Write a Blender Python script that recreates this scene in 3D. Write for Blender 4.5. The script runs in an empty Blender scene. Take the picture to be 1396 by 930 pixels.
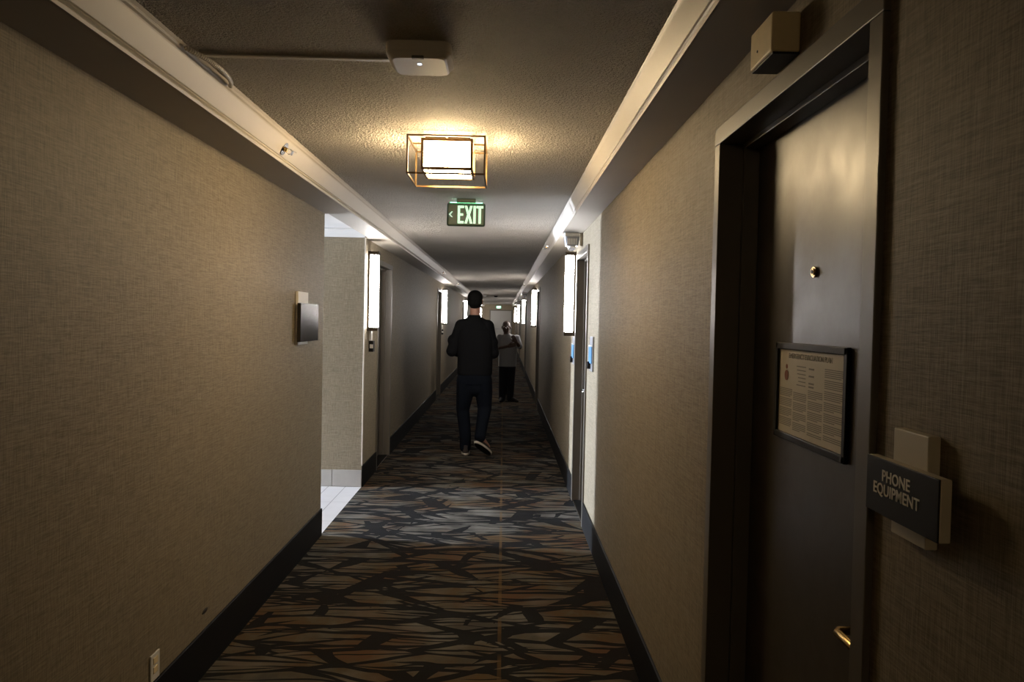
import bpy, bmesh, math, random
from mathutils import Vector, Matrix
random.seed(4)
sc = bpy.context.scene
COL = sc.collection
PI = math.pi

# ------------------------------------------------------------------ camera
F = 1080.0; PITCH, ROLL, YAW = -.02683, .0207, .01136; EYE = 1.53
cp, sp, cw, sw, cr, sr = math.cos(PITCH), math.sin(PITCH), math.cos(YAW), math.sin(YAW), math.cos(ROLL), math.sin(ROLL)
fw = Vector((sw*cp, cw*cp, sp)); rt = Vector((cw, -sw, 0)); up = rt.cross(fw)
Rv = cr*rt + sr*up; Uv = -sr*rt + cr*up
cam = bpy.data.cameras.new('camera'); co = bpy.data.objects.new('camera', cam); COL.objects.link(co)
co.matrix_world = Matrix(((Rv.x, Uv.x, -fw.x, 0), (Rv.y, Uv.y, -fw.y, 0), (Rv.z, Uv.z, -fw.z, EYE), (0, 0, 0, 1)))
cam.sensor_width = 36; cam.lens = F/1396*36; cam.clip_start = .02; cam.clip_end = 200
sc.camera = co
# ------------------------------------------------------------------ world, light levels, exposure
w = bpy.data.worlds.new('world'); sc.world = w; w.use_nodes = True
w.node_tree.nodes['Background'].inputs[0].default_value = (.5, .5, .55, 1)
w.node_tree.nodes['Background'].inputs[1].default_value = 0.0
sc.view_settings.view_transform = 'Standard'; sc.view_settings.look = 'None'
sc.view_settings.exposure = 0; sc.view_settings.gamma = 1; sc.view_settings.use_curve_mapping = False
LAMP = ((1.0, .745, .42), 72)       # ceiling fixture shade
SCONCE = ((1.0, .94, .90), 52)      # wall sconce diffusers
WINDOW = ((.70, .81, 1.0), 1250)     # lobby window daylight
TRAYL = ((1.0, .9, .78), 3)

# ------------------------------------------------------------------ materials
def newmat(name):
    m = bpy.data.materials.new(name); m.use_nodes = True
    nt = m.node_tree; return m, nt, nt.nodes['Principled BSDF']
def N(nt, t, **k):
    n = nt.nodes.new(t)
    for a, b in k.items(): setattr(n, a, b)
    return n
def mth(nt, op, a, b=None, clamp=False):
    n = N(nt, 'ShaderNodeMath', operation=op); n.use_clamp = clamp
    for i, v in enumerate((a, b)):
        if v is None: continue
        if isinstance(v, (int, float)): n.inputs[i].default_value = v
        else: nt.links.new(v, n.inputs[i])
    return n.outputs[0]
def mixc(nt, f, a, b):
    n = N(nt, 'ShaderNodeMix', data_type='RGBA')
    for i, v in ((0, f), (6, a), (7, b)):
        if isinstance(v, (int, float)): n.inputs[i].default_value = v
        elif isinstance(v, tuple): n.inputs[i].default_value = (*v, 1)
        else: nt.links.new(v, n.inputs[i])
    return n.outputs[2]
def coords(nt, scale=(1, 1, 1), rot=(0, 0, 0)):
    tc = N(nt, 'ShaderNodeTexCoord'); mp = N(nt, 'ShaderNodeMapping')
    mp.inputs['Scale'].default_value = scale; mp.inputs['Rotation'].default_value = rot
    nt.links.new(tc.outputs['Object'], mp.inputs[0]); return mp.outputs[0]
def noise(nt, vec, scale, detail=2, rough=.5):
    n = N(nt, 'ShaderNodeTexNoise'); nt.links.new(vec, n.inputs['Vector'])
    n.inputs['Scale'].default_value = scale; n.inputs['Detail'].default_value = detail; n.inputs['Roughness'].default_value = rough
    return n.outputs[0]
def ramp(nt, v, a, b):
    n = N(nt, 'ShaderNodeMapRange'); n.inputs[1].default_value = a; n.inputs[2].default_value = b
    nt.links.new(v, n.inputs[0]); return n.outputs[0]
def bump(nt, p, h, strength, dist):
    n = N(nt, 'ShaderNodeBump'); n.inputs['Strength'].default_value = strength; n.inputs['Distance'].default_value = dist
    nt.links.new(h, n.inputs['Height']); nt.links.new(n.outputs[0], p.inputs['Normal'])
def plain(name, col, rough=.5, metal=0.0, vary=.12, scale=30, bmp=0.0, spec=.5):
    m, nt, p = newmat(name)
    v = coords(nt); n = noise(nt, v, scale, 3)
    c = mixc(nt, n, tuple(x*(1-vary) for x in col), tuple(min(1, x*(1+vary)) for x in col))
    nt.links.new(c, p.inputs['Base Color']); p.inputs['Roughness'].default_value = rough
    p.inputs['Metallic'].default_value = metal; p.inputs['Specular IOR Level'].default_value = spec
    if bmp: bump(nt, p, n, bmp, .002)
    return m
def emis(name, col, s, base=(.8, .8, .8)):
    m, nt, p = newmat(name)
    p.inputs['Base Color'].default_value = (*base, 1); p.inputs['Roughness'].default_value = .5
    p.inputs['Emission Color'].default_value = (*col, 1); p.inputs['Emission Strength'].default_value = s
    return m
def wallpaper():
    m, nt, p = newmat('woven_wallpaper')
    a = noise(nt, coords(nt, (170, 170, 9)), 1, 2); b = noise(nt, coords(nt, (9, 9, 170)), 1, 2)
    a2 = noise(nt, coords(nt, (420, 420, 30)), 1, 1); b2 = noise(nt, coords(nt, (30, 30, 420)), 1, 1)
    s1 = mth(nt, 'ADD', a, b); s2 = mth(nt, 'ADD', a2, b2); s = mth(nt, 'ADD', s1, s2)
    f = ramp(nt, s, 1.55, 2.45)
    big = ramp(nt, noise(nt, coords(nt), 1.3, 3), .3, .7)
    c1 = mixc(nt, f, (.15, .118, .072), (.315, .26, .18))
    c2 = mixc(nt, f, (.16, .128, .08), (.30, .25, .172))
    nt.links.new(mixc(nt, big, c1, c2), p.inputs['Base Color'])
    p.inputs['Roughness'].default_value = .62; p.inputs['Specular IOR Level'].default_value = .35
    bump(nt, p, s, .35, .0012); return m
def stipple():
    m, nt, p = newmat('stippled_ceiling_paint')
    v = coords(nt)
    a = noise(nt, v, 80, 2, .6); b = noise(nt, v, 190, 2)
    h = mth(nt, 'ADD', ramp(nt, a, .45, .57), mth(nt, 'MULTIPLY', b, .7))
    c = mixc(nt, noise(nt, v, 4, 3), (.58, .535, .47), (.67, .62, .55))
    nt.links.new(c, p.inputs['Base Color']); p.inputs['Roughness'].default_value = .85; p.inputs['Specular IOR Level'].default_value = .3
    bump(nt, p, h, 1.0, .028); return m
def carpet():
    m, nt, p = newmat('branch_pattern_carpet')
    base = coords(nt)
    wn = N(nt, 'ShaderNodeTexNoise'); nt.links.new(base, wn.inputs['Vector']); wn.inputs['Scale'].default_value = 2.2; wn.inputs['Detail'].default_value = 2
    def warped(rot, scale, amt, off=0):
        va = N(nt, 'ShaderNodeVectorMath', operation='MULTIPLY_ADD')
        nt.links.new(wn.outputs['Color'], va.inputs[0]); va.inputs[1].default_value = (amt, amt, 0); nt.links.new(base, va.inputs[2])
        mp = N(nt, 'ShaderNodeMapping'); mp.inputs['Rotation'].default_value = (0, 0, rot); mp.inputs['Scale'].default_value = scale
        mp.inputs['Location'].default_value = (off, off*.7, 0)
        nt.links.new(va.outputs[0], mp.inputs[0]); return mp.outputs[0]
    def vor(vec, scale):
        n = N(nt, 'ShaderNodeTexVoronoi', feature='DISTANCE_TO_EDGE', voronoi_dimensions='2D')
        nt.links.new(vec, n.inputs['Vector']); n.inputs['Scale'].default_value = scale; return n.outputs['Distance']
    lines = None
    for rot, s, amt, off, w0 in ((.10, (.75, 3.4, 1), .12, 0, .075), (-.26, (.8, 3.6, 1), .12, 3.3, .065), (.42, (.7, 3.2, 1), .10, 6.1, .055), (.22, (1.3, 6.2, 1), .12, 22, .07), (-.45, (1.3, 6.0, 1), .12, 26, .06),
                                 (-.58, (.7, 3.0, 1), .08, 9.7, .045), (.80, (.6, 2.6, 1), .08, 13.3, .035), (1.2, (.6, 2.4, 1), .08, 17.9, .026)):
        d = vor(warped(rot, s, amt, off), 1.0)
        th = mth(nt, 'MULTIPLY', ramp(nt, noise(nt, base, 1.3+off*.05, 1), .38, .62), w0)
        l = mth(nt, 'LESS_THAN', d, th)
        lines = l if lines is None else mth(nt, 'MAXIMUM', lines, l)
    g = noise(nt, coords(nt, (1, 1.3, 1)), 1.1, 4, .6)
    g2 = noise(nt, coords(nt, (1, 1, 1), (0, 0, .6)), 2.6, 5, .65)
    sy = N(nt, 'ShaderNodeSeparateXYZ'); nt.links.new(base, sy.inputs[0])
    lit_band = mth(nt, 'SUBTRACT', 1, mth(nt, 'MULTIPLY', mth(nt, 'ABSOLUTE', mth(nt, 'SUBTRACT', sy.outputs[1], 6.2)), 1.0), True)  # greyer carpet where the passage daylight falls, lit patch put into the colour
    g = mth(nt, 'SUBTRACT', g, mth(nt, 'MULTIPLY', lit_band, .07))
    gr = mixc(nt, ramp(nt, noise(nt, base, 5, 3), .35, .65), (.080, .074, .062), (.175, .165, .14))
    rust = mixc(nt, ramp(nt, g2, .4, .65), (.100, .078, .040), (.120, .064, .032))
    c = mixc(nt, mth(nt, 'MULTIPLY', ramp(nt, g, .38, .54), ramp(nt, g2, .30, .5)), gr, rust)
    c = mixc(nt, mth(nt, 'MULTIPLY', lines, .93), c, (.007, .0075, .0095))
    # thin straight gold threads woven into the pattern
    sx = N(nt, 'ShaderNodeSeparateXYZ'); nt.links.new(base, sx.inputs[0])
    l1 = mth(nt, 'LESS_THAN', mth(nt, 'ABSOLUTE', mth(nt, 'SUBTRACT', sx.outputs[0], .012)), .009)
    l2 = mth(nt, 'LESS_THAN', mth(nt, 'ABSOLUTE', mth(nt, 'SUBTRACT', mth(nt, 'MODULO', sx.outputs[1], 3.1), 1.68)), .012)
    l2 = mth(nt, 'MULTIPLY', l2, ramp(nt, noise(nt, base, 3.0, 1), .45, .5))
    th = mth(nt, 'MAXIMUM', mth(nt, 'MULTIPLY', l1, ramp(nt, noise(nt, base, 4, 1), .4, .55)), l2)
    c = mixc(nt, mth(nt, 'MULTIPLY', th, .5), c, (.17, .10, .035))
    pile = noise(nt, base, 320, 2)
    c = mixc(nt, mth(nt, 'MULTIPLY', pile, .45), c, (.02, .018, .016))
    nt.links.new(c, p.inputs['Base Color']); p.inputs['Roughness'].default_value = 1; p.inputs['Specular IOR Level'].default_value = .03
    bump(nt, p, pile, .5, .004); return m
def tile():
    m, nt, p = newmat('pale_floor_tile')
    v = coords(nt)
    sx = N(nt, 'ShaderNodeSeparateXYZ'); nt.links.new(v, sx.inputs[0])
    def joint(o, period, off, wd):
        f = mth(nt, 'FRACT', mth(nt, 'DIVIDE', mth(nt, 'ADD', o, 20+off), period))
        return mth(nt, 'LESS_THAN', mth(nt, 'MINIMUM', f, mth(nt, 'SUBTRACT', 1, f)), wd/period/2)
    jx = joint(sx.outputs[0], .1525, 1.389-20+20*0, .006)
    jy = joint(sx.outputs[1], .61, -6.372+6.1-.0, .004)
    j = mth(nt, 'MAXIMUM', jx, jy)
    c = mixc(nt, noise(nt, v, 9, 4), (.50, .48, .47), (.60, .58, .57))
    nt.links.new(mixc(nt, j, c, (.16, .15, .14)), p.inputs['Base Color']); p.inputs['Roughness'].default_value = .35
    return m
def doorpaint():
    m, nt, p = newmat('dark_door_paint')
    v = coords(nt)
    c = mixc(nt, noise(nt, v, 6, 5, .6), (.045, .036, .026), (.062, .050, .037))
    sm = ramp(nt, noise(nt, coords(nt, (1, 1, 1)), 5, 4, .7), .3, .75)
    nt.links.new(c, p.inputs['Base Color']); nt.links.new(mth(nt, 'ADD', mth(nt, 'MULTIPLY', sm, .16), .30), p.inputs['Roughness'])
    p.inputs['Specular IOR Level'].default_value = .6
    bump(nt, p, noise(nt, v, 40, 3), .08, .002); return m

M = dict(
    wall=wallpaper(), ceil=stipple(), carpet=carpet(), tile=tile(), door=doorpaint(),
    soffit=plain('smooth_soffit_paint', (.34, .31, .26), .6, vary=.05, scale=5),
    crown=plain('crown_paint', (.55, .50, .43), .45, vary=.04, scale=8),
    lobbyceil=plain('lobby_ceiling_paint', (.75, .73, .70), .7, vary=.03, scale=6),
    base=plain('black_rubber_baseboard', (.006, .0055, .005), .6, vary=.2, spec=.15),
    tbase=plain('stone_tile_baseboard', (.40, .38, .35), .4, vary=.12, scale=12),
    frame=plain('dark_metal_frame_paint', (.115, .098, .076), .38, vary=.08, scale=12, spec=.6),
    bronze=plain('dark_bronze', (.045, .034, .022), .4, .6),
    cage=plain('aged_brass_bar', (.17, .105, .045), .35, .8),
    chrome=plain('chrome', (.75, .75, .75), .15, 1.0, vary=.03),
    galv=plain('galvanised_metal', (.75, .73, .70), .35, .5, vary=.05),
    brass=plain('brass', (.62, .40, .14), .25, 1.0, vary=.05),
    white=plain('white_plastic', (.72, .69, .64), .45, vary=.03, scale=10),
    ivory=plain('aged_ivory_plastic', (.85, .70, .42), .5, vary=.1, scale=40),
    beige=plain('beige_backer', (.60, .54, .42), .5, vary=.06),
    black=plain('black_plastic', (.010, .009, .009), .5, vary=.1, spec=.2),
    plaque=plain('dark_brushed_plaque', (.03, .026, .025), .22, .3, vary=.3, scale=60),
    letter=plain('pale_lettering', (.85, .80, .70), .5, vary=.03),
    paper=plain('yellowed_paper', (.60, .55, .44), .6, vary=.06, scale=18),
    ink=plain('grey_print', (.26, .24, .20), .7, vary=.1),
    redink=plain('red_brown_print', (.25, .08, .05), .7, vary=.1),
    blue=plain('blue_sign_panel', (.10, .26, .48), .35, vary=.1),
    grey=plain('grey_metal', (.28, .28, .29), .4, .4, vary=.08),
    dgrey=plain('mid_grey_plastic', (.16, .16, .17), .45, vary=.08),
    hole=plain('dark_recess', (.01, .01, .01), .8),
    endwall=plain('end_door_paint', (.36, .35, .325), .5, vary=.05, scale=3),
    exitbody=plain('grey_green_exit_panel', (.12, .19, .145), .35, vary=.05),
    exitglow=emis('green_exit_letters', (.55, 1.0, .66), 1.1),
    exitwhite=emis('pale_green_exit_letters', (.5, 1.0, .72), 1.0),
    edgelight=emis('green_edge_light', (.25, 1.0, .45), 5),
    lamp=emis('lit_fixture_shade', *LAMP), sconce=emis('lit_sconce_diffuser', *SCONCE),
    window=emis('daylight_window_pane', *WINDOW), led=emis('blue_white_led', (.6, .75, 1), 5),
    tray=emis('added_lamp_shade', *TRAYL),
    sweater=plain('charcoal_knit', (.0065, .0065, .007), .95, vary=.3, scale=90, bmp=.4, spec=.05),
    jeans=plain('dark_navy_denim', (.006, .0075, .011), .95, vary=.3, scale=120, bmp=.3, spec=.05),
    hair=plain('dark_hair', (.004, .0035, .003), .8, vary=.4, scale=200, bmp=.5, spec=.1),
    skin=plain('light_skin', (.30, .15, .10), .6, vary=.06),
    skin2=plain('brown_skin', (.07, .038, .028), .55, vary=.08),
    shoe=plain('dark_suede', (.03, .02, .014), .8, vary=.2, scale=80),
    sole=plain('cream_sole', (.55, .48, .38), .6, vary=.05),
    sock=plain('white_sock', (.75, .72, .68), .8, vary=.04),
    shirt=plain('light_grey_cotton', (.22, .22, .23), .85, vary=.1, scale=60, bmp=.3),
    pants2=plain('black_trouser_cloth', (.006, .006, .009), .95, vary=.2, scale=90),
    eye=plain('eye_white', (.6, .58, .55), .3, vary=.02),
)

# ------------------------------------------------------------------ helpers
def link(name, me, mat, parent=None, smooth=False):
    o = bpy.data.objects.new(name, me); COL.objects.link(o)
    if mat: me.materials.append(M[mat] if isinstance(mat, str) else mat)
    if parent is not None: o.parent = parent
    if smooth:
        for pl in me.polygons: pl.use_smooth = True
    return o
def tag(o, label=None, cat=None, group=None, kind=None):
    if label: o['label'] = label
    if cat: o['category'] = cat
    if group: o['group'] = group
    if kind: o['kind'] = kind
    return o
def empty(name, loc=(0, 0, 0), rz=0.0):
    o = bpy.data.objects.new(name, None); COL.objects.link(o); o.location = loc; o.rotation_euler = (0, 0, rz)
    o.empty_display_size = .1; return o
class MB:
    def __init__(s): s.bm = bmesh.new()
    def box(s, x0, x1, y0, y1, z0, z1, bev=0.0, seg=2):
        t = bmesh.new(); bmesh.ops.create_cube(t, size=1)
        for v in t.verts:
            v.co = Vector((x0+(v.co.x+.5)*(x1-x0), y0+(v.co.y+.5)*(y1-y0), z0+(v.co.z+.5)*(z1-z0)))
        if bev: bmesh.ops.bevel(t, geom=t.edges[:], offset=bev, segments=seg, affect='EDGES', profile=.5)
        return s._add(t)
    def _add(s, t):
        me = bpy.data.meshes.new('tmp'); t.to_mesh(me); t.free(); s.bm.from_mesh(me); bpy.data.meshes.remove(me); return s
    def cyl(s, a, b, r, r2=None, n=20):
        a, b = Vector(a), Vector(b); d = b-a; t = bmesh.new()
        bmesh.ops.create_cone(t, cap_ends=True, segments=n, radius1=r, radius2=r if r2 is None else r2, depth=d.length)
        q = Vector((0, 0, 1)).rotation_difference(d.normalized()).to_matrix().to_4x4()
        bmesh.ops.transform(t, matrix=Matrix.Translation((a+b)/2) @ q, verts=t.verts[:]); return s._add(t)
    def ell(s, c, r, rot=None, u=20, v=14):
        t = bmesh.new(); bmesh.ops.create_uvsphere(t, u_segments=u, v_segments=v, radius=1)
        m = Matrix.Translation(c) @ (rot.to_4x4() if rot else Matrix()) @ Matrix.Diagonal((*((r, r, r) if isinstance(r, (int, float)) else r), 1))
        bmesh.ops.transform(t, matrix=m, verts=t.verts[:]); return s._add(t)
    def tube(s, pts, rad, n=14, caps=True):
        """round tube through points with a radius at each, hemispherical ends and joints"""
        pts = [Vector(p) for p in pts]; rad = rad if isinstance(rad, (list, tuple)) else [rad]*len(pts)
        rings = []; prev = None
        for i, p in enumerate(pts):
            d = (pts[min(i+1, len(pts)-1)]-pts[max(i-1, 0)]).normalized()
            if prev is None:
                x = d.orthogonal().normalized()
            else:
                x = (prev - d*prev.dot(d)).normalized()
            prev = x; y = d.cross(x)
            rings.append([s.bm.verts.new(p + rad[i]*(math.cos(2*PI*k/n)*x + math.sin(2*PI*k/n)*y)) for k in range(n)])
        for a, b in zip(rings, rings[1:]):
            for k in range(n): s.bm.faces.new((a[k], a[(k+1) % n], b[(k+1) % n], b[k]))
        if caps:
            s.bm.faces.new(rings[0][::-1]); s.bm.faces.new(rings[-1])
        return s
    def limb(s, pts, rad, n=16):
        s.tube(pts, rad, n)
        for p, r in zip(pts, rad): s.ell(p, r*.995, u=14, v=10)
        return s
    def loft(s, rings, n=28, power=2.3):
        """closed stack of superellipse rings (cx, cy, cz, rx, ry)"""
        R = []
        for (cx, cy, cz, rx, ry) in rings:
            ring = []
            for k in range(n):
                a = 2*PI*k/n; ca, sa = math.cos(a), math.sin(a)
                x = abs(ca)**(2/power)*math.copysign(1, ca); y = abs(sa)**(2/power)*math.copysign(1, sa)
                ring.append(s.bm.verts.new((cx+rx*x, cy+ry*y, cz)))
            R.append(ring)
        for a, b in zip(R, R[1:]):
            for k in range(n): s.bm.faces.new((a[k], a[(k+1) % n], b[(k+1) % n], b[k]))
        s.bm.faces.new(R[0][::-1]); s.bm.faces.new(R[-1]); return s
    def prism(s, prof, y0, y1):
        """closed profile in (x, z) extruded along y"""
        a = [s.bm.verts.new((x, y0, z)) for x, z in prof]; b = [s.bm.verts.new((x, y1, z)) for x, z in prof]
        n = len(prof)
        for k in range(n): s.bm.faces.new((a[k], a[(k+1) % n], b[(k+1) % n], b[k]))
        s.bm.faces.new(a[::-1]); s.bm.faces.new(b); return s
    def xform(s, m): bmesh.ops.transform(s.bm, matrix=m, verts=s.bm.verts[:]); return s
    def build(s, name, mat, parent=None, smooth=False, remesh=0, relax=0):
        bmesh.ops.recalc_face_normals(s.bm, faces=s.bm.faces[:])
        me = bpy.data.meshes.new(name); s.bm.to_mesh(me); s.bm.free()
        if remesh:
            t = bpy.data.objects.new('tmp', me); COL.objects.link(t)
            r = t.modifiers.new('r', 'REMESH'); r.mode = 'VOXEL'; r.voxel_size = remesh
            if relax:
                k = t.modifiers.new('s', 'SMOOTH'); k.iterations = relax; k.factor = .6
            bpy.context.view_layer.update()
            dg = bpy.context.evaluated_depsgraph_get()
            me2 = bpy.data.meshes.new_from_object(t.evaluated_get(dg)); bpy.data.objects.remove(t); me = me2; me.name = name
            smooth = True
        return link(name, me, mat, parent, smooth)
def text_mesh(body, size, depth, align='CENTER', spacing=1.0, line=1.0, bold=0.0, xs=1.0):
    c = bpy.data.curves.new('t', 'FONT'); c.body = body; c.size = size; c.extrude = depth; c.align_x = align
    c.space_character = spacing; c.space_line = line; c.offset = bold; c.resolution_u = 4
    t = bpy.data.objects.new('tmp', c); COL.objects.link(t); bpy.context.view_layer.update()
    me = bpy.data.meshes.new_from_object(t.evaluated_get(bpy.context.evaluated_depsgraph_get()))
    bpy.data.objects.remove(t); bpy.data.curves.remove(c)
    for v in me.vertices: v.co.x *= xs
    me.materials.clear(); return me
def copy_tree(o, parent=None):
    c = o.copy(); COL.objects.link(c)
    if parent is not None: c.parent = parent
    for ch in list(o.children): copy_tree(ch, c)
    return c
FACE_LEFT = Matrix(((0, 0, -1, 0), (-1, 0, 0, 0), (0, 1, 0, 0), (0, 0, 0, 1)))  # text plane whose face looks towards -X

# ------------------------------------------------------------------ room dimensions
XL, XR = -1.247, .622
YB, YE = -7.0, 43.0
ZS, ZC = 2.235, 2.35
LO0, LO1 = 5.5, 7.1          # lobby opening in the left wall
doorsR = [(1.30, 2.33), (5.82, 6.75), (13.55, 14.60), (21.3, 22.3), (29.1, 30.1), (36.9, 37.9)]
doorsL = [(7.85, 8.80), (14.85, 15.85), (23.7, 24.7), (32.4, 33.4), (40.0, 41.0)]
DH = 2.098                   # top of the door frames

def struct(o, label, cat): return tag(o, label, cat, kind='structure')
struct(MB().box(XL, XR+.02, YB, YE, -.08, 0).build('floor', 'carpet'), 'dark branch-patterned carpet in grey, black and rust running the length of the corridor', 'carpet')
struct(MB().box(-8.4, XL, LO0-.15, LO1+.15, -.08, 0).build('floor.001', 'tile'), 'pale rectangular floor tiles in the side opening on the left', 'tile floor')
struct(MB().box(XL-.2, XR+.2, YB, YE+.15, ZC, ZC+.08).build('ceiling', 'ceil'), 'stippled plaster ceiling above the corridor', 'ceiling')
struct(MB().box(-8.4, -1.223, LO0-.15, LO1+.15, 2.31, 2.345).build('ceiling.001', 'lobbyceil'), 'smooth white ceiling over the tiled side opening', 'ceiling')

def wall_run(x0, x1, y0, y1, doors):
    b = MB(); y = y0
    for a, c in doors:
        b.box(x0, x1, y, a, 0, ZC); b.box(x0, x1, a, c, DH, ZC); y = c
    b.box(x0, x1, y, y1, 0, ZC); return b
struct(MB().box(XL-.15, XL, YB, LO0, 0, ZC).build('wall_left', 'wall'), 'near left wall in tan woven wallpaper', 'wall')
struct(wall_run(XL-.15, XL, LO1, YE, doorsL).build('wall_left.001', 'wall'), 'long left wall beyond the tiled side opening', 'wall')
struct(wall_run(XR, XR+.16, YB, YE, doorsR).build('wall_right', 'wall'), 'right wall in tan woven wallpaper with the dark doors', 'wall')
struct(MB().box(XL-.15, XR+.16, YE, YE+.15, 0, ZC).build('wall_back', 'wall'), 'end wall closing the far end of the corridor', 'wall')
struct(MB().box(XL-.15, XR+.16, YB-.15, YB, 0, ZC).build('wall_front', 'wall'), 'wall closing the corridor behind the viewpoint', 'wall')
struct(MB().box(-8.4, XL-.15, LO0-.15, LO0, 0, ZC).build('wall_lobby', 'wall'), 'near side wall of the tiled side passage', 'wall')
struct(MB().box(-8.4, XL-.15, LO1, LO1+.15, 0, ZC).build('wall_lobby.001', 'wall'), 'tan wall of the tiled side passage facing the viewer', 'wall')
ww = MB(); wy0, wy1, wz0, wz1 = 6.50, 7.02, .85, 2.24
ww.box(-8.55, -8.4, LO0-.15, wy0, 0, ZC).box(-8.55, -8.4, wy1, LO1+.15, 0, ZC).box(-8.55, -8.4, wy0, wy1, 0, wz0).box(-8.55, -8.4, wy0, wy1, wz1, ZC)
struct(ww.build('wall_window', 'wall'), 'wall with the window at the far end of the side passage', 'wall')
wr = struct(empty('window_1', (0, 0, 0)), 'narrow daylight window at the far end of the side passage', 'window')
MB().box(-8.50, -8.485, wy0, wy1, wz0, wz1).build('pane', 'window', wr)
fr = MB()
for a in ((wy0, wy0+.03, wz0, wz1), (wy1-.03, wy1, wz0, wz1), (wy0, wy1, wz0, wz0+.03), (wy0, wy1, wz1-.03, wz1)): fr.box(-8.48, -8.44, *a)
fr.build('window_frame', 'frame', wr)

# soffit bulkheads and crown mouldings
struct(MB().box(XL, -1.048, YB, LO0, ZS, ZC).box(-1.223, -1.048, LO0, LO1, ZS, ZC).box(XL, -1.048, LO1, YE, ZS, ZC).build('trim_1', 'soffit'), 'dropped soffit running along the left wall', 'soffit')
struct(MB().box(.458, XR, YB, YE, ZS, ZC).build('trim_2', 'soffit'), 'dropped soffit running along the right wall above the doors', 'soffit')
def crown(s, x0, x1):
    H = ZC-ZS
    prof = [(-.0, 0), (.006, 0), (.010, .008), (.006, .013), (.012, .018), (.0095, .024)]
    f0 = (.014, .026); f1 = (.050, .088)
    prof += [f0, f1, (.053, .092), (.050, .094), (.056, .099), (.060, .104), (.058, .106), (abs(x1-x0), H-.001), (0, H-.001)]
    return [(x0 + s*a*abs(x1-x0)/.066 if a < .066 else x0+s*a, ZS+b) for a, b in prof]
struct(MB().prism(crown(1, -1.051, -.984), YB, YE).build('trim_3', 'crown'), 'pale moulded crown along the left side of the ceiling', 'moulding')
struct(MB().prism(crown(-1, .461, .416), YB, YE).build('trim_4', 'crown'), 'pale moulded crown along the right side of the ceiling', 'moulding')
struct(MB().prism([(0, 0), (.0, -.075), (.012, -.072), (.03, -.05), (.05, -.02), (.07, -.012), (.07, 0)], 0, 1).xform(
    Matrix(((0, 1, 0, 0), (-1, 0, 0, 0), (0, 0, 1, 0), (0, 0, 0, 1)))).xform(Matrix.Diagonal((7.1, 1, 1, 1))).xform(Matrix.Translation((-8.35, LO1, 2.31))).build('trim_5', 'lobbyceil'),
    'white cornice on the facing wall of the side passage', 'moulding')
struct(MB().box(XL-.002, XL+.005, LO1-.005, LO1+.03, .19, ZS, .002).build('trim_6', 'crown'), 'corner trim coloured pale as the sconce-lit edge at the far corner of the side opening', 'trim')  # pale colour stands for the sconce light on this corner edge

def baseboard(name, x0, x1, spans, label):
    b = MB()
    for a, c in spans: b.box(min(x0, x1), max(x0, x1), a, c, 0, .19, .003)
    struct(b.build(name, 'base'), label, 'baseboard')
def gaps(y0, y1, doors):
    out = []; y = y0
    for a, c in doors: out.append((y, a)); y = c
    out.append((y, y1)); return out
baseboard('baseboard_left', XL, XL+.012, [(YB, LO0)], 'black baseboard along the near left wall')
baseboard('baseboard_left.001', XL, XL+.012, gaps(LO1, YE, doorsL), 'black baseboard along the far left wall beyond the side opening')
baseboard('baseboard_right', XR-.012, XR, gaps(YB, YE, doorsR), 'black baseboard along the right wall')
tb = MB(); x = XL-.002
for k in range(11):
    a = x if k else XL; e = -1.51 - .61*k; tb.box(e+.003, a, LO1-.01, LO1, .003, .152, .002); x = e-.002
struct(tb.build('baseboard_lobby', 'tbase'), 'pale stone tile baseboard under the facing wall of the side passage', 'baseboard')

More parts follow.
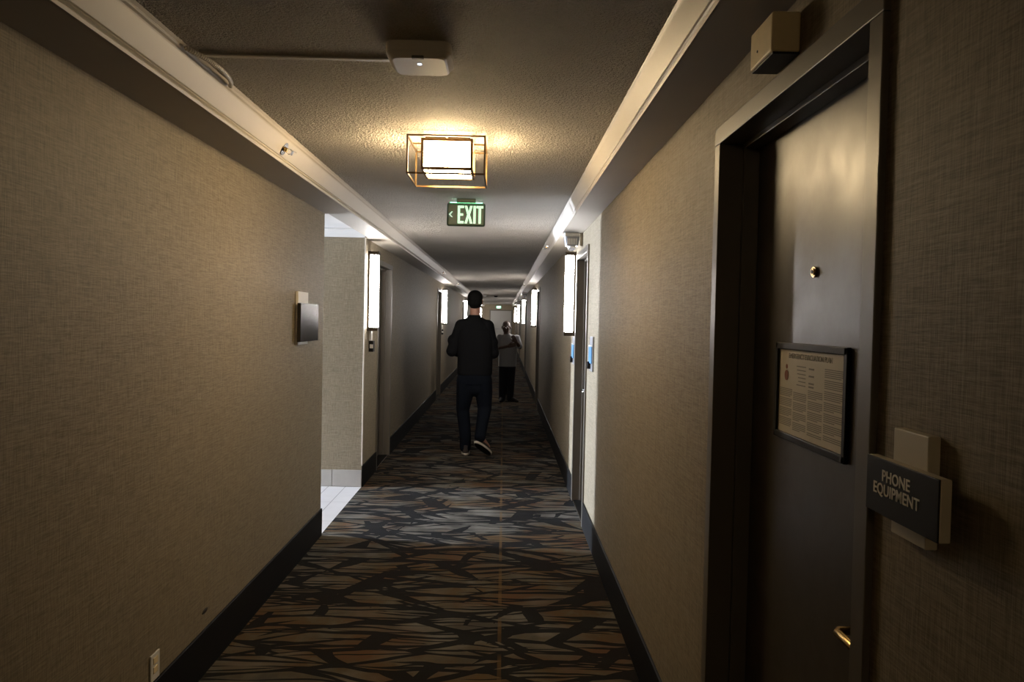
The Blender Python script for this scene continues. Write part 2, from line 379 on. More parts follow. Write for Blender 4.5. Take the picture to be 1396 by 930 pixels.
# ------------------------------------------------------------------ doors
def door(n, side, y0, y1, label, handle='far', knob='lever', near=False):
    """side +1: right wall (recess towards +X), -1: left wall"""
    X = XR if side > 0 else XL
    r = empty('door_%d' % n, (X, (y0+y1)/2, 0)); struct(r, label, 'door')
    h = (y1-y0)/2; s = side
    def bx(m, a, b, *rest): return m.box(min(a*s, b*s), max(a*s, b*s), *rest)
    f = MB(); T = .05
    bx(f, -.012, .155, -h, -h+T, 0, DH-T-.001, .002); bx(f, -.012, .155, h-T, h, 0, DH-T-.001, .002); bx(f, -.012, .155, -h, h, DH-T, DH, .002)
    f.build('door_frame', 'frame', r)
    st = MB(); q = .016
    bx(st, .055, .10, -h+T, -h+T+q, 0, DH-T, .0015); bx(st, .055, .10, h-T-q, h-T, 0, DH-T, .0015); bx(st, .055, .10, -h+T, h-T, DH-T-q, DH-T, .0015)
    st.build('door_stop', 'frame', r)
    l = MB(); bx(l, .10, .145, -h+T+.003, h-T-.003, .012, DH-T-.004, .002); leaf = l.build('door_leaf', 'door', r)
    t = MB(); bx(t, 0, .155, -h+T, h-T, 0, .008, .002); t.build('threshold', 'base', r)
    t = MB(); bx(t, -.004, .004, -h+T, h-T, 0, .010, .001); t.build('threshold_edge', 'chrome', r)
    hy = (h-T-.065) if handle == 'far' else (-h+T+.065); d = -1 if handle == 'far' else 1
    mm = 'brass' if near else 'chrome'
    k = MB()
    if not near: bx(k, .094, .10, hy-.022, hy+.022, .94, 1.15, .002)
    else: k.cyl((.10*s, hy, .93), (.092*s, hy, .93), .027)
    k.tube([(.095*s, hy, 0.93+(.02 if not near else 0)), (.052*s, hy, .93+(.02 if not near else 0)), (.045*s, hy+d*.012, .93+(.02 if not near else 0)),
            (.045*s, hy+d*.115, .93+(.02 if not near else 0)), (.052*s, hy+d*.125, .93+(.02 if not near else 0)), (.085*s, hy+d*.127, .93+(.02 if not near else 0))], .0085, 12)
    if not near: k.cyl((.094*s, hy, 1.10), (.07*s, hy, 1.10), .015)
    o = k.build('door_handle', mm, leaf, True)
    if near:
        c = MB(); c.prism([(-.03, 0), (.03, 0), (.03, .09), (.012, .14), (-.012, .14), (-.03, .09)], 0, .012)
        c.xform(Matrix(((0, -1, 0, .10), (1, 0, 0, hy+.01), (0, 0, 1, 1.02), (0, 0, 0, 1)))).build('deadbolt_plate', 'black', leaf)
        p = MB().cyl((.10, .018, 1.655), (.094, .018, 1.655), .013).cyl((.094, .018, 1.655), (.091, .018, 1.655), .008)
        pe = p.build('peephole', 'brass', leaf, False)
        MB().cyl((.0912, .018, 1.655), (.0902, .018, 1.655), .005).build('lens', 'black', pe)
        for yy, zz in ((-.02, 1.93), (.10, 1.55)):
            pass
    return r
labR = ['large dark grey metal door in the right foreground beside the PHONE EQUIPMENT sign',
        'second dark door on the right wall, between two blue room signs',
        'third dark door from the viewer on the right wall', 'fourth dark door from the viewer on the right wall',
        'fifth dark door from the viewer on the right wall', 'sixth dark door on the right wall, nearest the end wall']
for i, (a, b) in enumerate(doorsR): door(i+1, 1, a, b, labR[i], 'near' if i == 0 else 'far', near=(i == 0))
labL = ['recessed door on the left wall just past the first left sconce', 'dark recessed door on the left wall beside the walking person',
        'third door on the left wall behind the walking person', 'fourth door on the left wall behind the walking person', 'last door on the left wall near the end wall']
for i, (a, b) in enumerate(doorsL): door(i+7, -1, a, b, labL[i], 'near' if i == 0 else 'far')
# end door
r = struct(empty('door_12', (-.14, YE, 0)), 'pale double-width door in the end wall under the small exit sign', 'door')
MB().box(-.62, -.56, -.03, 0, 0, 2.05).box(.56, .62, -.03, 0, 0, 2.05).box(-.62, .62, -.03, 0, 2.0, 2.06).build('door_frame', 'frame', r)
lf = MB().box(-.557, -.002, -.018, 0, .01, 1.998, .002).box(.002, .557, -.018, 0, .01, 1.998, .002).build('door_leaf', 'endwall', r)
MB().box(-.50, -.06, -.05, -.018, 1.0, 1.05, .005).box(.06, .50, -.05, -.018, 1.0, 1.05, .005).build('push_bar', 'grey', lf)

# ------------------------------------------------------------------ ceiling light fixture
r = tag(empty('ceiling_light', (-.267, 3.68, ZC)), 'lit square ceiling light in an open brass cage frame', 'ceiling light')
def bars(x, y, z0, z1, t):
    b = MB()
    for sx in (-1, 1):
        for sy in (-1, 1): b.box(sx*x-t/2, sx*x+t/2, sy*y-t/2, sy*y+t/2, z0, z1)
    for z in (z0+t/2, z1-t/2):
        for s in (-1, 1):
            b.box(-x, x, s*y-t/2, s*y+t/2, z-t/2, z+t/2); b.box(s*x-t/2, s*x+t/2, -y, y, z-t/2, z+t/2)
    return b
MB().box(-.10, .10, -.10, .10, -.014, 0, .002).build('canopy', 'bronze', r)
bars(.17, .176, -.187, -.014, .0075).build('cage', 'cage', r)
for q in ((-.17, -.10, -.004, .004), (.10, .17, -.004, .004), (-.004, .004, -.176, -.10), (-.004, .004, .10, .176)): MB().box(*q, -.020, -.013).build('support_bar', 'cage', r)
sh = MB().box(-.105, .105, -.115, .115, -.150, -.026, .001).build('lamp_shade', 'lamp', r)
bars(.110, .120, -.157, -.018, .012).build('shade_trim', 'cage', sh)
MB().box(-.06, .06, -.06, .06, -.026, -.014).build('shade_plate', 'bronze', sh)

r2 = copy_tree(r); r2.location = (-.267, -4.2, ZC); tag(r2, 'lit ceiling light of the same caged kind behind the viewpoint', 'ceiling light')

# ------------------------------------------------------------------ wall sconces
def make_sconce():
    r = empty('wall_sconce')
    MB().box(0, .018, -.058, .058, 0, .73, .002).build('back_plate', 'bronze', r)
    MB().box(.018, .096, -.052, .052, 0, .034, .002).build('bottom_cap', 'bronze', r)
    MB().box(.018, .096, -.052, .052, .698, .73, .002).build('top_cap', 'bronze', r)
    MB().box(.018, .088, -.045, .045, .034, .698, .006, 3).build('diffuser', 'sconce', r)
    return r
s0 = make_sconce(); first = True
SL = [(7.32, 'lit box wall sconce on the left wall at the corner of the tiled side opening'),
      (16.15, 'lit box wall sconce on the left wall beside the walking person'),
      (25.0, 'lit box wall sconce on the left wall right beside the walking person\'s head'),
      (33.7, 'lit box wall sconce far down the left wall hidden behind the walking person'),
      (41.6, 'farthest lit wall sconce on the left wall, beside the end wall')]
SR = [(6.93, 'largest lit box wall sconce on the right wall, under the emergency light'),
      (15.0, 'second lit box wall sconce from the viewer on the right wall'),
      (22.7, 'third lit box wall sconce from the viewer on the right wall'),
      (30.5, 'fourth lit box wall sconce from the viewer on the right wall'),
      (38.6, 'farthest lit box wall sconce on the right wall')]
for side, L in ((-1, SL), (1, SR)):
    for y, lab in L:
        o = s0 if first else copy_tree(s0); first = False
        o.location = (XL if side < 0 else XR, y, 1.40); o.rotation_euler = (0, 0, 0 if side < 0 else PI)
        tag(o, lab, 'wall light', 'wall sconces along the corridor')

# added lobby lamp (unseen, put in to brighten the side passage ceiling)
r = tag(empty('added_bowl_light', (-2.7, 6.3, 2.31)), 'added unseen uplight bowl that brightens the ceiling of the tiled side passage', 'ceiling light')
MB().cyl((0, 0, 0), (0, 0, -.20), .008).build('stem', 'bronze', r)
MB().cyl((0, 0, -.245), (0, 0, -.20), .06, .15, 28).build('bowl', 'bronze', r, True)
MB().cyl((0, 0, -.198), (0, 0, -.188), .14, n=28).build('lamp_shade', 'tray', r)

# ------------------------------------------------------------------ exit signs
def exit_letters(arrow=True):
    """condensed EXIT letters, unit: metres, centred, 0.11 tall, in the x-z plane facing -y"""
    b = MB(); y0, y1 = -.003, 0; h = .120; t = .0155
    def poly(pts):
        b.prism(pts, y0, y1)
    # widths: E .04, X .052, I, T
    x = -.079
    poly([(x, 0), (x+.042, 0), (x+.042, t), (x+t, t), (x+t, h/2-t/2), (x+.037, h/2-t/2), (x+.037, h/2+t/2), (x+t, h/2+t/2), (x+t, h-t), (x+.042, h-t), (x+.042, h), (x, h)])
    x += .047
    wX = .054; c = x+wX/2
    poly([(x, 0), (x+t*1.1, 0), (c, h/2-.017), (x+wX-t*1.1, 0), (x+wX, 0), (c+t*.6, h/2), (x+wX, h), (x+wX-t*1.1, h), (c, h/2+.017), (x+t*1.1, h), (x, h), (c-t*.6, h/2)])
    x += .060
    poly([(x, 0), (x+t, 0), (x+t, h), (x, h)])
    x += .020
    poly([(x+.0155, 0), (x+.0155+t, 0), (x+.0155+t, h-t), (x+.047, h-t), (x+.047, h), (x, h), (x, h-t), (x+.0155, h-t)])
    return b
def chevron():
    b = MB(); h = .019
    b.prism([(-.118, .06), (-.100, .06+h), (-.091, .06+h), (-.107, .06), (-.091, .06-h), (-.100, .06-h)], -.003, 0); return b
r = tag(empty('exit_sign', (-.270, 5.45, ZC)), 'green lit EXIT sign with left arrow hanging behind the ceiling light', 'exit sign')
MB().box(-.065, .065, -.022, .022, -.028, 0, .003).build('canopy', 'exitbody', r)
pn = MB().box(-.131, .131, -.008, .008, -.188, -.028, .014, 4)
panel = pn.build('panel', 'exitbody', r)
MB().box(-.11, .11, -.006, .006, -.0285, -.024).build('edge_light', 'edgelight', r)
exit_letters().xform(Matrix.Translation((.022, -.008, -.168))).build('letters', 'exitglow', panel)
chevron().xform(Matrix.Translation((.0, -.008, -.168))).build('arrow', 'exitwhite', panel)
r = tag(empty('exit_sign', (-.27, YE, 2.115)), 'small distant green EXIT sign above the end door', 'exit sign')
p2 = MB().box(-.16, .16, -.05, 0, 0, .165, .006).build('panel', 'exitbody', r)
m_far = emis('green_exit_face', (.35, 1.0, .6), .9)
M['exitfar'] = m_far
MB().box(-.13, .13, -.053, -.05, .018, .147).build('lit_face', 'exitfar', p2)
exit_letters().xform(Matrix.Translation((0, -.053, .022))).build('letters', emis('pale_exit_letters', (.8, 1, .9), 1.6), p2)

# ------------------------------------------------------------------ wireless access point, raceway, conduit, sprinklers, detectors
r = tag(empty('access_point', (-.270, 2.46, ZC)), 'white rounded ceiling access point with a small blue-white light', 'access point')
b = MB(); b.loft([(0, 0, -.030, .098, .098), (0, 0, -.002, .098, .098), (0, 0, 0, .096, .096)], 40, 7)
b.build('housing', 'white', r)
b = MB(); b.loft([(0, 0, -.050, .078, .084), (0, 0, -.046, .084, .090), (0, 0, -.030, .097, .097)], 40, 7)
b.build('cover', 'white', r)
MB().cyl((0, -.03, -.0515), (0, -.03, -.049), .006).build('indicator_light', 'led', r)
MB().box(-.018, .018, -.092, -.078, -.052, -.043, .002).build('notch', 'dgrey', r)
tag(MB().box(-.985, -.368, 2.532, 2.556, ZC-.006, ZC, .0028, 4).build('cable_raceway', 'white'), 'thin white cable raceway across the ceiling from the crown to the access point', 'cable cover')
pts = []; rad = []; n = 260
for i in range(n+1):
    t = i/n; y = 2.44+.40*t; x = -.985+.044*math.sin(PI*t)**.8
    z = ZC-.014-.006*math.sin(PI*t)
    pts.append((x, y, z)); rad.append(.008 if (i//3) % 2 else .0038)
tag(MB().tube(pts, rad, 12).build('flexible_conduit', 'galv'), 'short ribbed metal conduit curving out above the left crown moulding', 'conduit')
def sprinkler():
    r = empty('fire_sprinkler')
    MB().cyl((0, 0, 0), (.006, 0, 0), .034, .030, 28).build('escutcheon', 'chrome', r)
    MB().cyl((.006, 0, 0), (.020, 0, 0), .011, .009, 14).build('body', 'brass', r)
    MB().tube([(.018, 0, .010), (.032, 0, .012), (.042, 0, .004)], .0025, 8).tube([(.018, 0, -.010), (.032, 0, -.012), (.042, 0, -.004)], .0025, 8).build('frame_arms', 'chrome', r)
    MB().box(.041, .044, -.014, .014, -.010, .010).box(.044, .056, -.014, .014, .010, .012).build('deflector', 'chrome', r)
    return r
sp0 = sprinkler(); first = True
for x, y, s, lab in ((-1.022, 3.66, 1, 'chrome sidewall sprinkler on the left crown moulding before the ceiling light'),
                     (-1.022, 13.2, 1, 'small distant sprinkler on the left crown moulding before the walking person'),
                     (-1.022, 17.4, 1, 'farther small sprinkler on the left crown moulding'),
                     (.441, 8.2, -1, 'nearer small sprinkler on the right crown moulding'),
                     (.441, 17.0, -1, 'farther small sprinkler on the right crown moulding')):
    o = sp0 if first else copy_tree(sp0); first = False
    o.location = (x, y, 2.292); o.rotation_euler = (0, math.radians(28), 0 if s > 0 else PI)
    tag(o, lab, 'sprinkler', 'sprinklers on the crown mouldings')
for x, y, mt, lab in ((-.281, 27.7, 'black', 'small black detector far down the ceiling'), (-.651, 27.1, 'white', 'small white smoke detector far down the ceiling beside the walking person\'s head')):
    r = tag(empty('smoke_detector', (x, y, ZC)), lab, 'smoke detector')
    MB().cyl((0, 0, -.012), (0, 0, 0), .07, .075, 28).build('mounting_ring', mt, r)
    MB().cyl((0, 0, -.045), (0, 0, -.012), .045, .062, 28).build('cover', mt, r)

# emergency lights under the right soffit
def emergency():
    r = empty('emergency_light')
    MB().box(-.062, .062, -.05, .05, -.030, 0, .008).build('mounting_box', 'white', r)
    MB().loft([(0, 0, -.105, .052, .044), (0, 0, -.040, .062, .052), (0, 0, -.030, .062, .052)], 24, 5).build('housing', 'grey', r)
    g = MB()
    for k in range(6): g.box(-.038+.0135*k, -.030+.0135*k, -.056, -.048, -.095, -.048)
    g.build('grille', 'white', r)
    MB().cyl((.0, -.012, -.130), (0, 0, -.104), .030, .034, 20).build('lamp_head', 'white', r)
    MB().cyl((.0, -.0135, -.133), (0, -.012, -.130), .022, .024, 20).build('lens', 'dgrey', r)
    return r
e0 = emergency(); first = True
for y, lab in ((6.38, 'white and grey emergency light under the right soffit above the second door'),
               (20.6, 'small distant emergency light under the right soffit above the third sconce'), (28.4, 'farthest emergency light under the right soffit')):
    o = e0 if first else copy_tree(e0); first = False
    o.location = (.535, y, ZS); tag(o, lab, 'emergency light', 'emergency lights under the right soffit')
tag(MB().box(.600, XR, 6.35, 6.375, 2.13, ZS, .003).build('conduit_cover', 'crown'), 'short vertical cable cover beside the nearest emergency light', 'cable cover')

# chime / alarm box over the near door
r = tag(empty('door_chime', (XR, 1.775, 2.115)), 'yellowed ivory sounder box on the wall above the near right door', 'sounder')
MB().box(-.062, 0, -.075, .075, 0, .086, .006, 3).build('case', 'ivory', r)
MB().box(-.058, 0, -.071, .071, -.004, .001, .001).build('underside', 'black', r)
MB().cyl((-.0635, .02, .03), (-.061, .02, .03), .003, n=12).build('screw', 'bronze', r)

# ------------------------------------------------------------------ evacuation notice (hangs on the door leaf)
XD = XR+.10
r = tag(empty('evacuation_notice', (XD, 1.845, 1.365)), 'black framed evacuation plan notice on the near right door', 'notice')
W2, H2 = .215, .122
b = MB(); t = .017
b.box(-.010, 0, -W2, W2, H2-t, H2, .002).box(-.010, 0, -W2, W2, -H2, -H2+t, .002).box(-.010, 0, -W2, -W2+t, -H2, H2, .002).box(-.010, 0, W2-t, W2, -H2, H2, .002)
b.build('notice_frame', 'black', r)
pp = MB().box(-.004, -.001, -W2+t, W2-t, -H2+t, H2-t).build('paper', 'paper', r)
me = text_mesh('EMERGENCY EVACUATION PLAN', .0185, .0003, xs=.95)
o = link('heading', me, 'ink', pp); o.matrix_local = Matrix.Translation((-.0045, 0, H2-t-.021)) @ FACE_LEFT
b = MB(); cols = ((.187, .105), (.095, .012), (.002, -.082), (-.092, -.187))
for ci, (ya, yb) in enumerate(cols):
    z = (.005, .0, .012, .068)[ci]; k = 0
    while z > -H2+t+.012:
        k += 1
        e = yb + (random.uniform(.0, .045) if k % 5 == 0 else 0)
        b.box(-.0047, -.0035, min(e, ya), max(e, ya), z, z+.0022); z -= .0043 if k % 5 else .0075
for zz in (.062, .045, .028, .012+.008): b.box(-.0047, -.0035, -.03, .0, zz, zz+.004)
for k in range(6): b.box(-.0047, -.0035, .02, .06+random.uniform(0, .02), .02+k*.009, .0225+k*.009)
b.build('text_lines', 'ink', pp)
MB().cyl((-.0047, .145, .040), (-.0035, .145, .040), .013, n=20).cyl((-.0047, .145, .062), (-.0035, .145, .062), .006, n=16).build('emblem', 'redink', pp)

# ------------------------------------------------------------------ wall signs
r = tag(empty('phone_equipment_sign', (XR, 1.150, 1.285)), 'dark PHONE EQUIPMENT sign on a beige backer right of the near door', 'sign')
MB().box(-.018, 0, -.042, .058, -.070, .092, .002).build('backer', 'beige', r)
pl = MB().box(-.034, -.018, -.105, .105, -.043, .043, .002).build('sign_plate', 'beige', r)
fc = MB().box(-.036, -.033, -.104, .105, -.043, .043, .001).build('sign_face', 'black', pl)
me = text_mesh('PHONE\nEQUIPMENT', .0245, .0004, line=.88, bold=.0003, spacing=1.04)
o = link('lettering', me, 'letter', fc); o.matrix_local = Matrix.Translation((-.0364, .012, .010)) @ FACE_LEFT
r = tag(empty('wall_sign', (XL, 4.96, 1.487)), 'dark glossy blank-looking sign with a pale backer on the left wall before the opening', 'sign')
MB().box(0, .018, -.20, .04, -.135, .187, .002).build('backer', 'white', r)
MB().box(.018, .040, -.225, .225, -.117, .117, .002).build('sign_plate', 'plaque', r)
def room_sign(y, x, rz, z, lab):
    r = tag(empty('room_sign', (x, y, z), rz), lab, 'room sign', 'blue room signs beside the second right door')
    MB().box(-.012, 0, -.085, .085, -.115, .125, .002).build('backer', 'grey', r)
    MB().box(-.020, -.012, -.08, .08, -.06, .055, .002).build('blue_panel', 'blue', r)
    MB().box(-.0205, -.012, -.08, .08, .058, .064).build('light_strip', 'white', r)
    MB().cyl((-.034, .035, -.075), (-.012, .035, -.075), .026, n=20).build('reader_button', 'black', r)
    return r
room_sign(5.47, XR, 0, 1.30, 'blue and grey room sign on the near side of the second right door')
room_sign(6.86, XR, 0, 1.27, 'blue and grey room sign under the largest right sconce')
# left sign under the first sconce, and one by the second left door
def small_sign(y, lab):
    r = tag(empty('room_sign', (XL, y, 1.25)), lab, 'room sign', 'small dark room signs on the left wall')
    MB().box(0, .020, -.05, .04, .06, .15, .002).build('backer', 'white', r)
    pl = MB().box(0, .040, -.05, .05, -.045, .055, .002).build('sign_plate', 'black', r)
    MB().box(.01, .042, -.0515, -.049, -.012, .024).build('pale_mark', 'white', pl)
small_sign(7.42, 'small black sign under the first left sconce beside the side opening')
small_sign(16.0, 'small dark sign under the second left sconce')
# outlet
r = tag(empty('wall_outlet', (XL, 2.865, .232)), 'white outlet plate low on the near left wall above the baseboard', 'outlet')
MB().box(0, .006, -.037, .037, -.042+.002, .06, .002).build('cover_plate', 'white', r)
MB().box(.006, .0085, -.018, .018, -.012, .012, .002).box(.006, .0085, -.018, .018, .022, .046, .002).build('socket', 'ivory', r)
# small mark hook on the left wall above the baseboard
tag(MB().ell((XL, 3.36, .262), (.002, .035, .010)).build('scuff_mark', 'bronze', None, True), 'small dark scuff on the near left wall just above the baseboard', 'scuff')

# ------------------------------------------------------------------ people
def head_parts(b, c, H, yaw, hairless=False):
    """adds a head (cranium, jaw, nose, ears, lips, brow) looking along +y turned by yaw, H = head height"""
    R = Matrix.Rotation(yaw, 3, 'Z'); k = H/.235
    def P(x, y, z): return Vector(c) + R @ Vector((x*k, y*k, z*k))
    b.ell(P(0, -.012, .035), (.076*k, .095*k, .083*k), R)
    b.ell(P(0, .022, -.030), (.060*k, .068*k, .080*k), R)
    b.ell(P(0, .048, -.078), (.036*k, .034*k, .030*k), R)
    b.limb([P(0, .088, .018), P(0, .106, -.018)], [.009*k, .014*k])
    b.ell(P(.012, .094, -.022), .008*k); b.ell(P(-.012, .094, -.022), .008*k)
    b.ell(P(0, .083, .034), (.050*k, .014*k, .010*k), R)
    b.ell(P(0, .084, -.048), (.022*k, .012*k, .006*k), R); b.ell(P(0, .082, -.058), (.019*k, .012*k, .006*k), R)
    for s in (-1, 1):
        b.ell(P(s*.080, -.008, -.002), (.009*k, .020*k, .031*k), R)
        b.ell(P(s*.040, .062, -.022), (.022*k, .022*k, .024*k), R)
    return P
def hand(b, wrist, dir_, side, palm_n, L=.17, curl=.5):
    """palm, five fingers; dir_ = pointing direction, palm_n = palm normal, side = thumb side vector"""
    d = Vector(dir_).normalized(); n = Vector(palm_n); n = (n - d*n.dot(d)).normalized(); t = Vector(side); t = (t - d*t.dot(d) - n*t.dot(n)).normalized()
    wr = Vector(wrist); k = L/.18
    for i, o in enumerate((.030, .010, -.010, -.028)):
        b.limb([wr + t*o*.7*k, wr + d*.085*k + t*o*k], [.017*k, .015*k], 10)
        ln = (.070, .080, .075, .058)[i]*k; p = wr + d*.085*k + t*o*1.05*k; a = 0; pts = [p]; rr = [.0095*k]
        for j, f in enumerate((.45, .32, .23)):
            a += curl*(.5+.5*j); q = d*math.cos(a) + n*math.sin(a); p = p + q*ln*f; pts.append(p); rr.append((.0088, .008, .007)[j]*k)
        b.limb(pts, rr, 10)
    p0 = wr + d*.02*k + t*.028*k; p1 = wr + d*.055*k + t*.055*k + n*.012*k; p2 = p1 + (d*.75+t*.25+n*.4).normalized()*.034*k; p3 = p2 + (d*.9+n*.5).normalized()*.026*k
    b.limb([p0, p1, p2, p3], [.015*k, .0115*k, .0098*k, .008*k], 10)

# --- walking person seen from behind
root = empty('person', (-.31, 8.88, 0)); tag(root, 'person walking away in a charcoal sweater and dark jeans, seen from behind', 'person')
sh_l, el_l, wr_l = Vector((-.170, .0, 1.435)), Vector((-.262, .03, 1.165)), Vector((-.175, .265, 1.12))
sh_r, el_r, wr_r = Vector((.145, .0, 1.435)), Vector((.205, .02, 1.150)), Vector((.105, .255, 1.11))
hip_l, kn_l, an_l = Vector((-.095, .0, .93)), Vector((-.128, .055, .50)), Vector((-.092, .0, .095))
hip_r, kn_r, an_r = Vector((.090, .0, .93)), Vector((.118, .03, .52)), Vector((.078, -.185, .235))
b = MB()
P = head_parts(b, (-.010, .02, 1.722), .235, -.05)
b.limb([(-.012, .0, 1.50), (-.010, .004, 1.62), (-.010, .012, 1.67)], [.060, .056, .055])
b.loft([(0, 0, .86, .15, .10), (0, 0, .96, .16, .105), (0, .0, 1.10, .145, .095), (0, 0, 1.28, .165, .105), (0, 0, 1.42, .165, .095), (0, 0, 1.49, .13, .07), (-.005, 0, 1.54, .065, .055)])
for A in ((sh_l, el_l, wr_l), (sh_r, el_r, wr_r)): b.limb(A, [.055, .040, .027])
for A in ((hip_l, kn_l, an_l), (hip_r, kn_r, an_r)): b.limb(A, [.085, .055, .038])
hand(b, wr_l, (.55, .75, .12), (0, .2, 1), (1, -.3, 0), .18, .55)
hand(b, wr_r, (-.55, .75, .12), (0, .2, 1), (-1, -.3, 0), .18, .55)
b.limb([an_l, an_l+Vector((0, .02, -.05)), an_l+Vector((0, .17, -.065))], [.034, .034, .028])
fd = Vector((.115, .145, -.165)).normalized()
b.limb([an_r, an_r+fd*.03, an_r+fd*.19], [.034, .034, .026])
body = b.build('body', 'skin', root, remesh=.0045, relax=3)
b = MB()
b.loft([(0, 0, .90, .190, .125), (0, 0, .925, .197, .130), (0, 0, 1.02, .198, .132), (0, 0, 1.15, .196, .132), (0, 0, 1.30, .200, .130), (-.005, 0, 1.40, .196, .118), (-.010, 0, 1.47, .165, .098), (-.012, 0, 1.52, .105, .078), (-.012, 0, 1.56, .068, .066)])
b.limb([(-.06, 0, 1.50), (sh_l.x+.012, 0, 1.448), el_l, wr_l], [.058, .078, .066, .044]); b.limb([(.04, 0, 1.50), (sh_r.x-.012, 0, 1.448), el_r, wr_r], [.058, .078, .066, .044])
b.ell(el_l+Vector((.02, .0, .12)), .072); b.ell(el_r+Vector((-.02, .0, .12)), .072)
b.tube([(-.012+.062*math.cos(a), .004+.058*math.sin(a), 1.567) for a in [2*PI*k/24 for k in range(25)]], .011, 8)
b.build('sweater', 'sweater', root, remesh=.006, relax=10)
b = MB()
b.loft([(0, 0, .80, .175, .115), (0, 0, .90, .185, .122), (0, 0, .99, .178, .118)])
b.limb([hip_l+Vector((0, 0, -.08)), (-.105, .02, .70), kn_l, an_l+Vector((0, .01, .12)), an_l+Vector((.0, .01, -.01))], [.108, .100, .076, .066, .064])
b.limb([hip_r+Vector((0, 0, -.08)), (.105, .03, .70), kn_r, kn_r.lerp(an_r, .6), an_r+Vector((0, .005, -.005))], [.108, .100, .080, .068, .064])
b.ell((0, 0, .79), (.13, .105, .13))
b.build('jeans', 'jeans', root, remesh=.007, relax=12)
b = MB(); b.ell(P(0, -.030, .050), (.086, .094, .082)); b.ell(P(0, -.042, .005), (.083, .078, .082)); b.ell(P(0, -.045, -.035), (.064, .055, .045)); b.ell(P(0, .03, .092), (.060, .062, .032))
b.build('hair', 'hair', root, remesh=.006, relax=2)
for s in (-1, 1):
    MB().ell(P(s*.030, .0745, .014), .0085).build('eye', 'eye', root, True)
def shoe(anchor, fwd, upv, parent, yoff=0):
    """anchor = sole heel point, fwd = heel-to-toe direction, upv = sole normal"""
    f = Vector(fwd).normalized(); u = Vector(upv); u = (u-f*u.dot(f)).normalized(); sd = f.cross(u)
    mt = Matrix((( sd.x, f.x, u.x, anchor[0]), (sd.y, f.y, u.y, anchor[1]), (sd.z, f.z, u.z, anchor[2]), (0, 0, 0, 1)))
    up_ = MB()
    up_.loft([(0, .13, .020, .044, .140), (0, .13, .035, .045, .142), (0, .12, .055, .041, .128), (0, .085, .075, .037, .088), (0, .055, .100, .036, .058), (0, .052, .112, .034, .054)], 28, 2.3)
    sh_ = up_.xform(mt).build('shoe', 'shoe', parent, remesh=.005, relax=3)
    so = MB().loft([(0, .13, .0, .046, .146), (0, .13, .024, .048, .149)], 32, 2.3).xform(mt).build('sole', 'sole', sh_, True)
    MB().loft([(0, .13, -.004, .042, .140), (0, .13, .0005, .044, .143)], 32, 2.3).xform(mt).build('tread', 'black', sh_)
    MB().loft([(0, .055, .095, .033, .050), (0, .055, .128, .034, .050)], 20, 2.2).xform(mt).build('sock', 'sock', sh_)
shoe((-.085, -.055, .004), (-.03, 1, 0), (0, 0, 1), root)
shoe((.035, -.235, .165), (.165, .17, -.155), (.10, .55, .70), root)

# --- standing person facing the viewer
root = empty('person', (.09, 14.8, 0)); tag(root, 'person in a light grey shirt standing farther down the corridor with folded arms', 'person')
# faces -y: build facing +y then rotate
sL, eL, wL = Vector((.150, .0, 1.185)), Vector((.185, .03, .985)), Vector((-.02, .19, 1.045))
sR, eR, wR = Vector((-.165, .0, 1.185)), Vector((-.225, .06, 1.02)), Vector((-.15, .20, 1.13))
b = MB()
P = head_parts(b, (.035, .03, 1.385), .245, -.12)
b.limb([(.015, 0, 1.18), (.03, .01, 1.29)], [.058, .055])
b.loft([(0, 0, .68, .13, .10), (0, 0, .84, .14, .105), (0, 0, 1.00, .14, .10), (0, 0, 1.13, .15, .095), (0, 0, 1.22, .11, .07), (0, 0, 1.26, .06, .05)])
b.limb((sL, eL, wL), [.048, .038, .026]); b.limb((sR, eR, wR), [.048, .038, .026])
hand(b, wL, (-1, .25, .25), (0, .1, 1), (0, -1, 0), .165, .45)
hand(b, wR, (.55, .2, .9), (.5, .5, 0), (0, -1, 0), .165, .55)
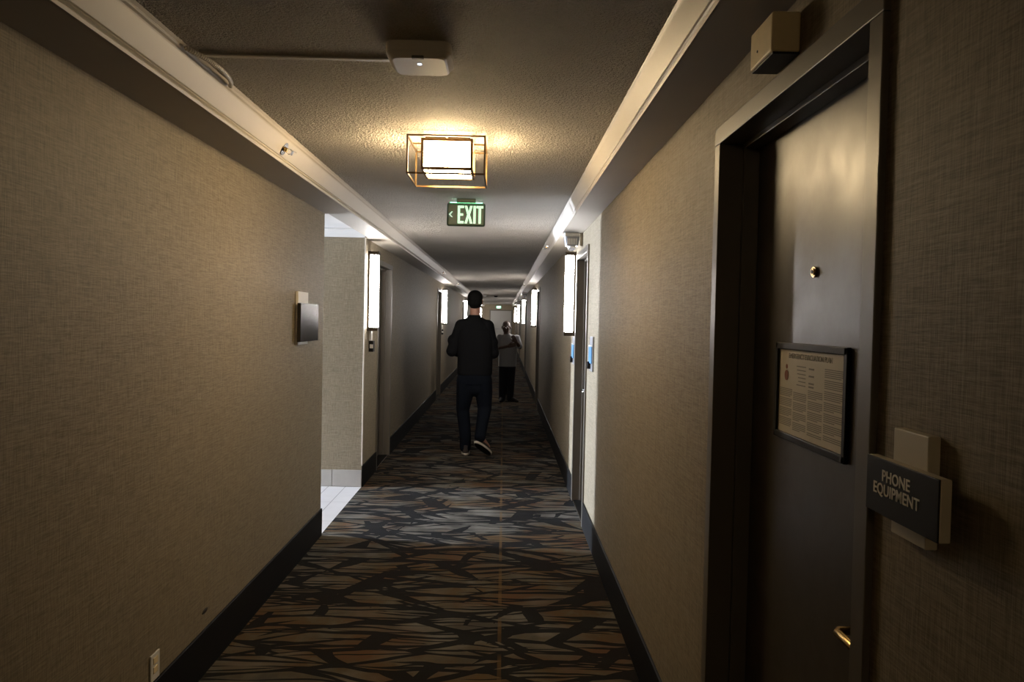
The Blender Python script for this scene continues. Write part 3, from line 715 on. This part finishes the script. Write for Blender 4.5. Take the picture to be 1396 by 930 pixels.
b.limb([(.075, 0, .76), (.085, .02, .40), (.085, 0, .07)], [.075, .05, .036]); b.limb([(-.07, 0, .76), (-.07, .02, .40), (-.065, 0, .07)], [.075, .05, .036])
body = b.build('body', 'skin2', root, remesh=.0045, relax=3)
b = MB()
b.loft([(0, 0, .655, .168, .125), (0, 0, .76, .170, .130), (0, 0, .92, .172, .135), (0, 0, 1.06, .172, .122), (0, 0, 1.15, .165, .108), (0, 0, 1.21, .125, .085), (.012, 0, 1.26, .070, .064)])
b.limb([(.05, 0, 1.20), sL, sL.lerp(eL, .85)], [.055, .070, .062]); b.limb([(-.06, 0, 1.20), sR, sR.lerp(eR, .85)], [.055, .070, .062])
b.tube([(.015+.058*math.cos(a), .004+.055*math.sin(a), 1.262) for a in [2*PI*k/24 for k in range(25)]], .009, 8)
b.build('shirt', 'shirt', root, remesh=.006, relax=3)
b = MB()
b.loft([(0, 0, .64, .150, .112), (0, 0, .74, .150, .115)])
b.limb([(.078, 0, .66), (.085, .02, .40), (.085, 0, .05)], [.090, .075, .065]); b.limb([(-.070, 0, .66), (-.070, .02, .40), (-.062, 0, .05)], [.090, .075, .065])
b.build('trousers', 'pants2', root, remesh=.007, relax=4)
b = MB(); b.ell(P(0, -.032, .030), (.083, .090, .070)); b.ell(P(0, -.045, -.01), (.076, .062, .060))
b.build('hair', 'hair', root, remesh=.006, relax=2)
for s in (-1, 1): MB().ell(P(s*.030, .0745, .014), .0085).build('eye', 'eye', root, True)
def shoe2(x, y, a):
    c, s_ = math.cos(a), math.sin(a)
    mt = Matrix(((c, -s_, 0, x), (s_, c, 0, y), (0, 0, 1, 0), (0, 0, 0, 1)))
    o = MB().loft([(0, .085, .012, .046, .138), (0, .085, .03, .045, .138), (0, .07, .055, .040, .115), (0, .03, .085, .036, .065), (0, .02, .10, .034, .05)], 28, 2.4).xform(mt).build('shoe', 'black', root, remesh=.006, relax=3)
    MB().loft([(0, .085, .0, .047, .141), (0, .085, .014, .048, .142)], 32, 2.4).xform(mt).build('sole', 'black', o, True)
shoe2(.085, -.02, -.1); shoe2(-.062, -.02, .75)
root.rotation_euler = (0, 0, PI)
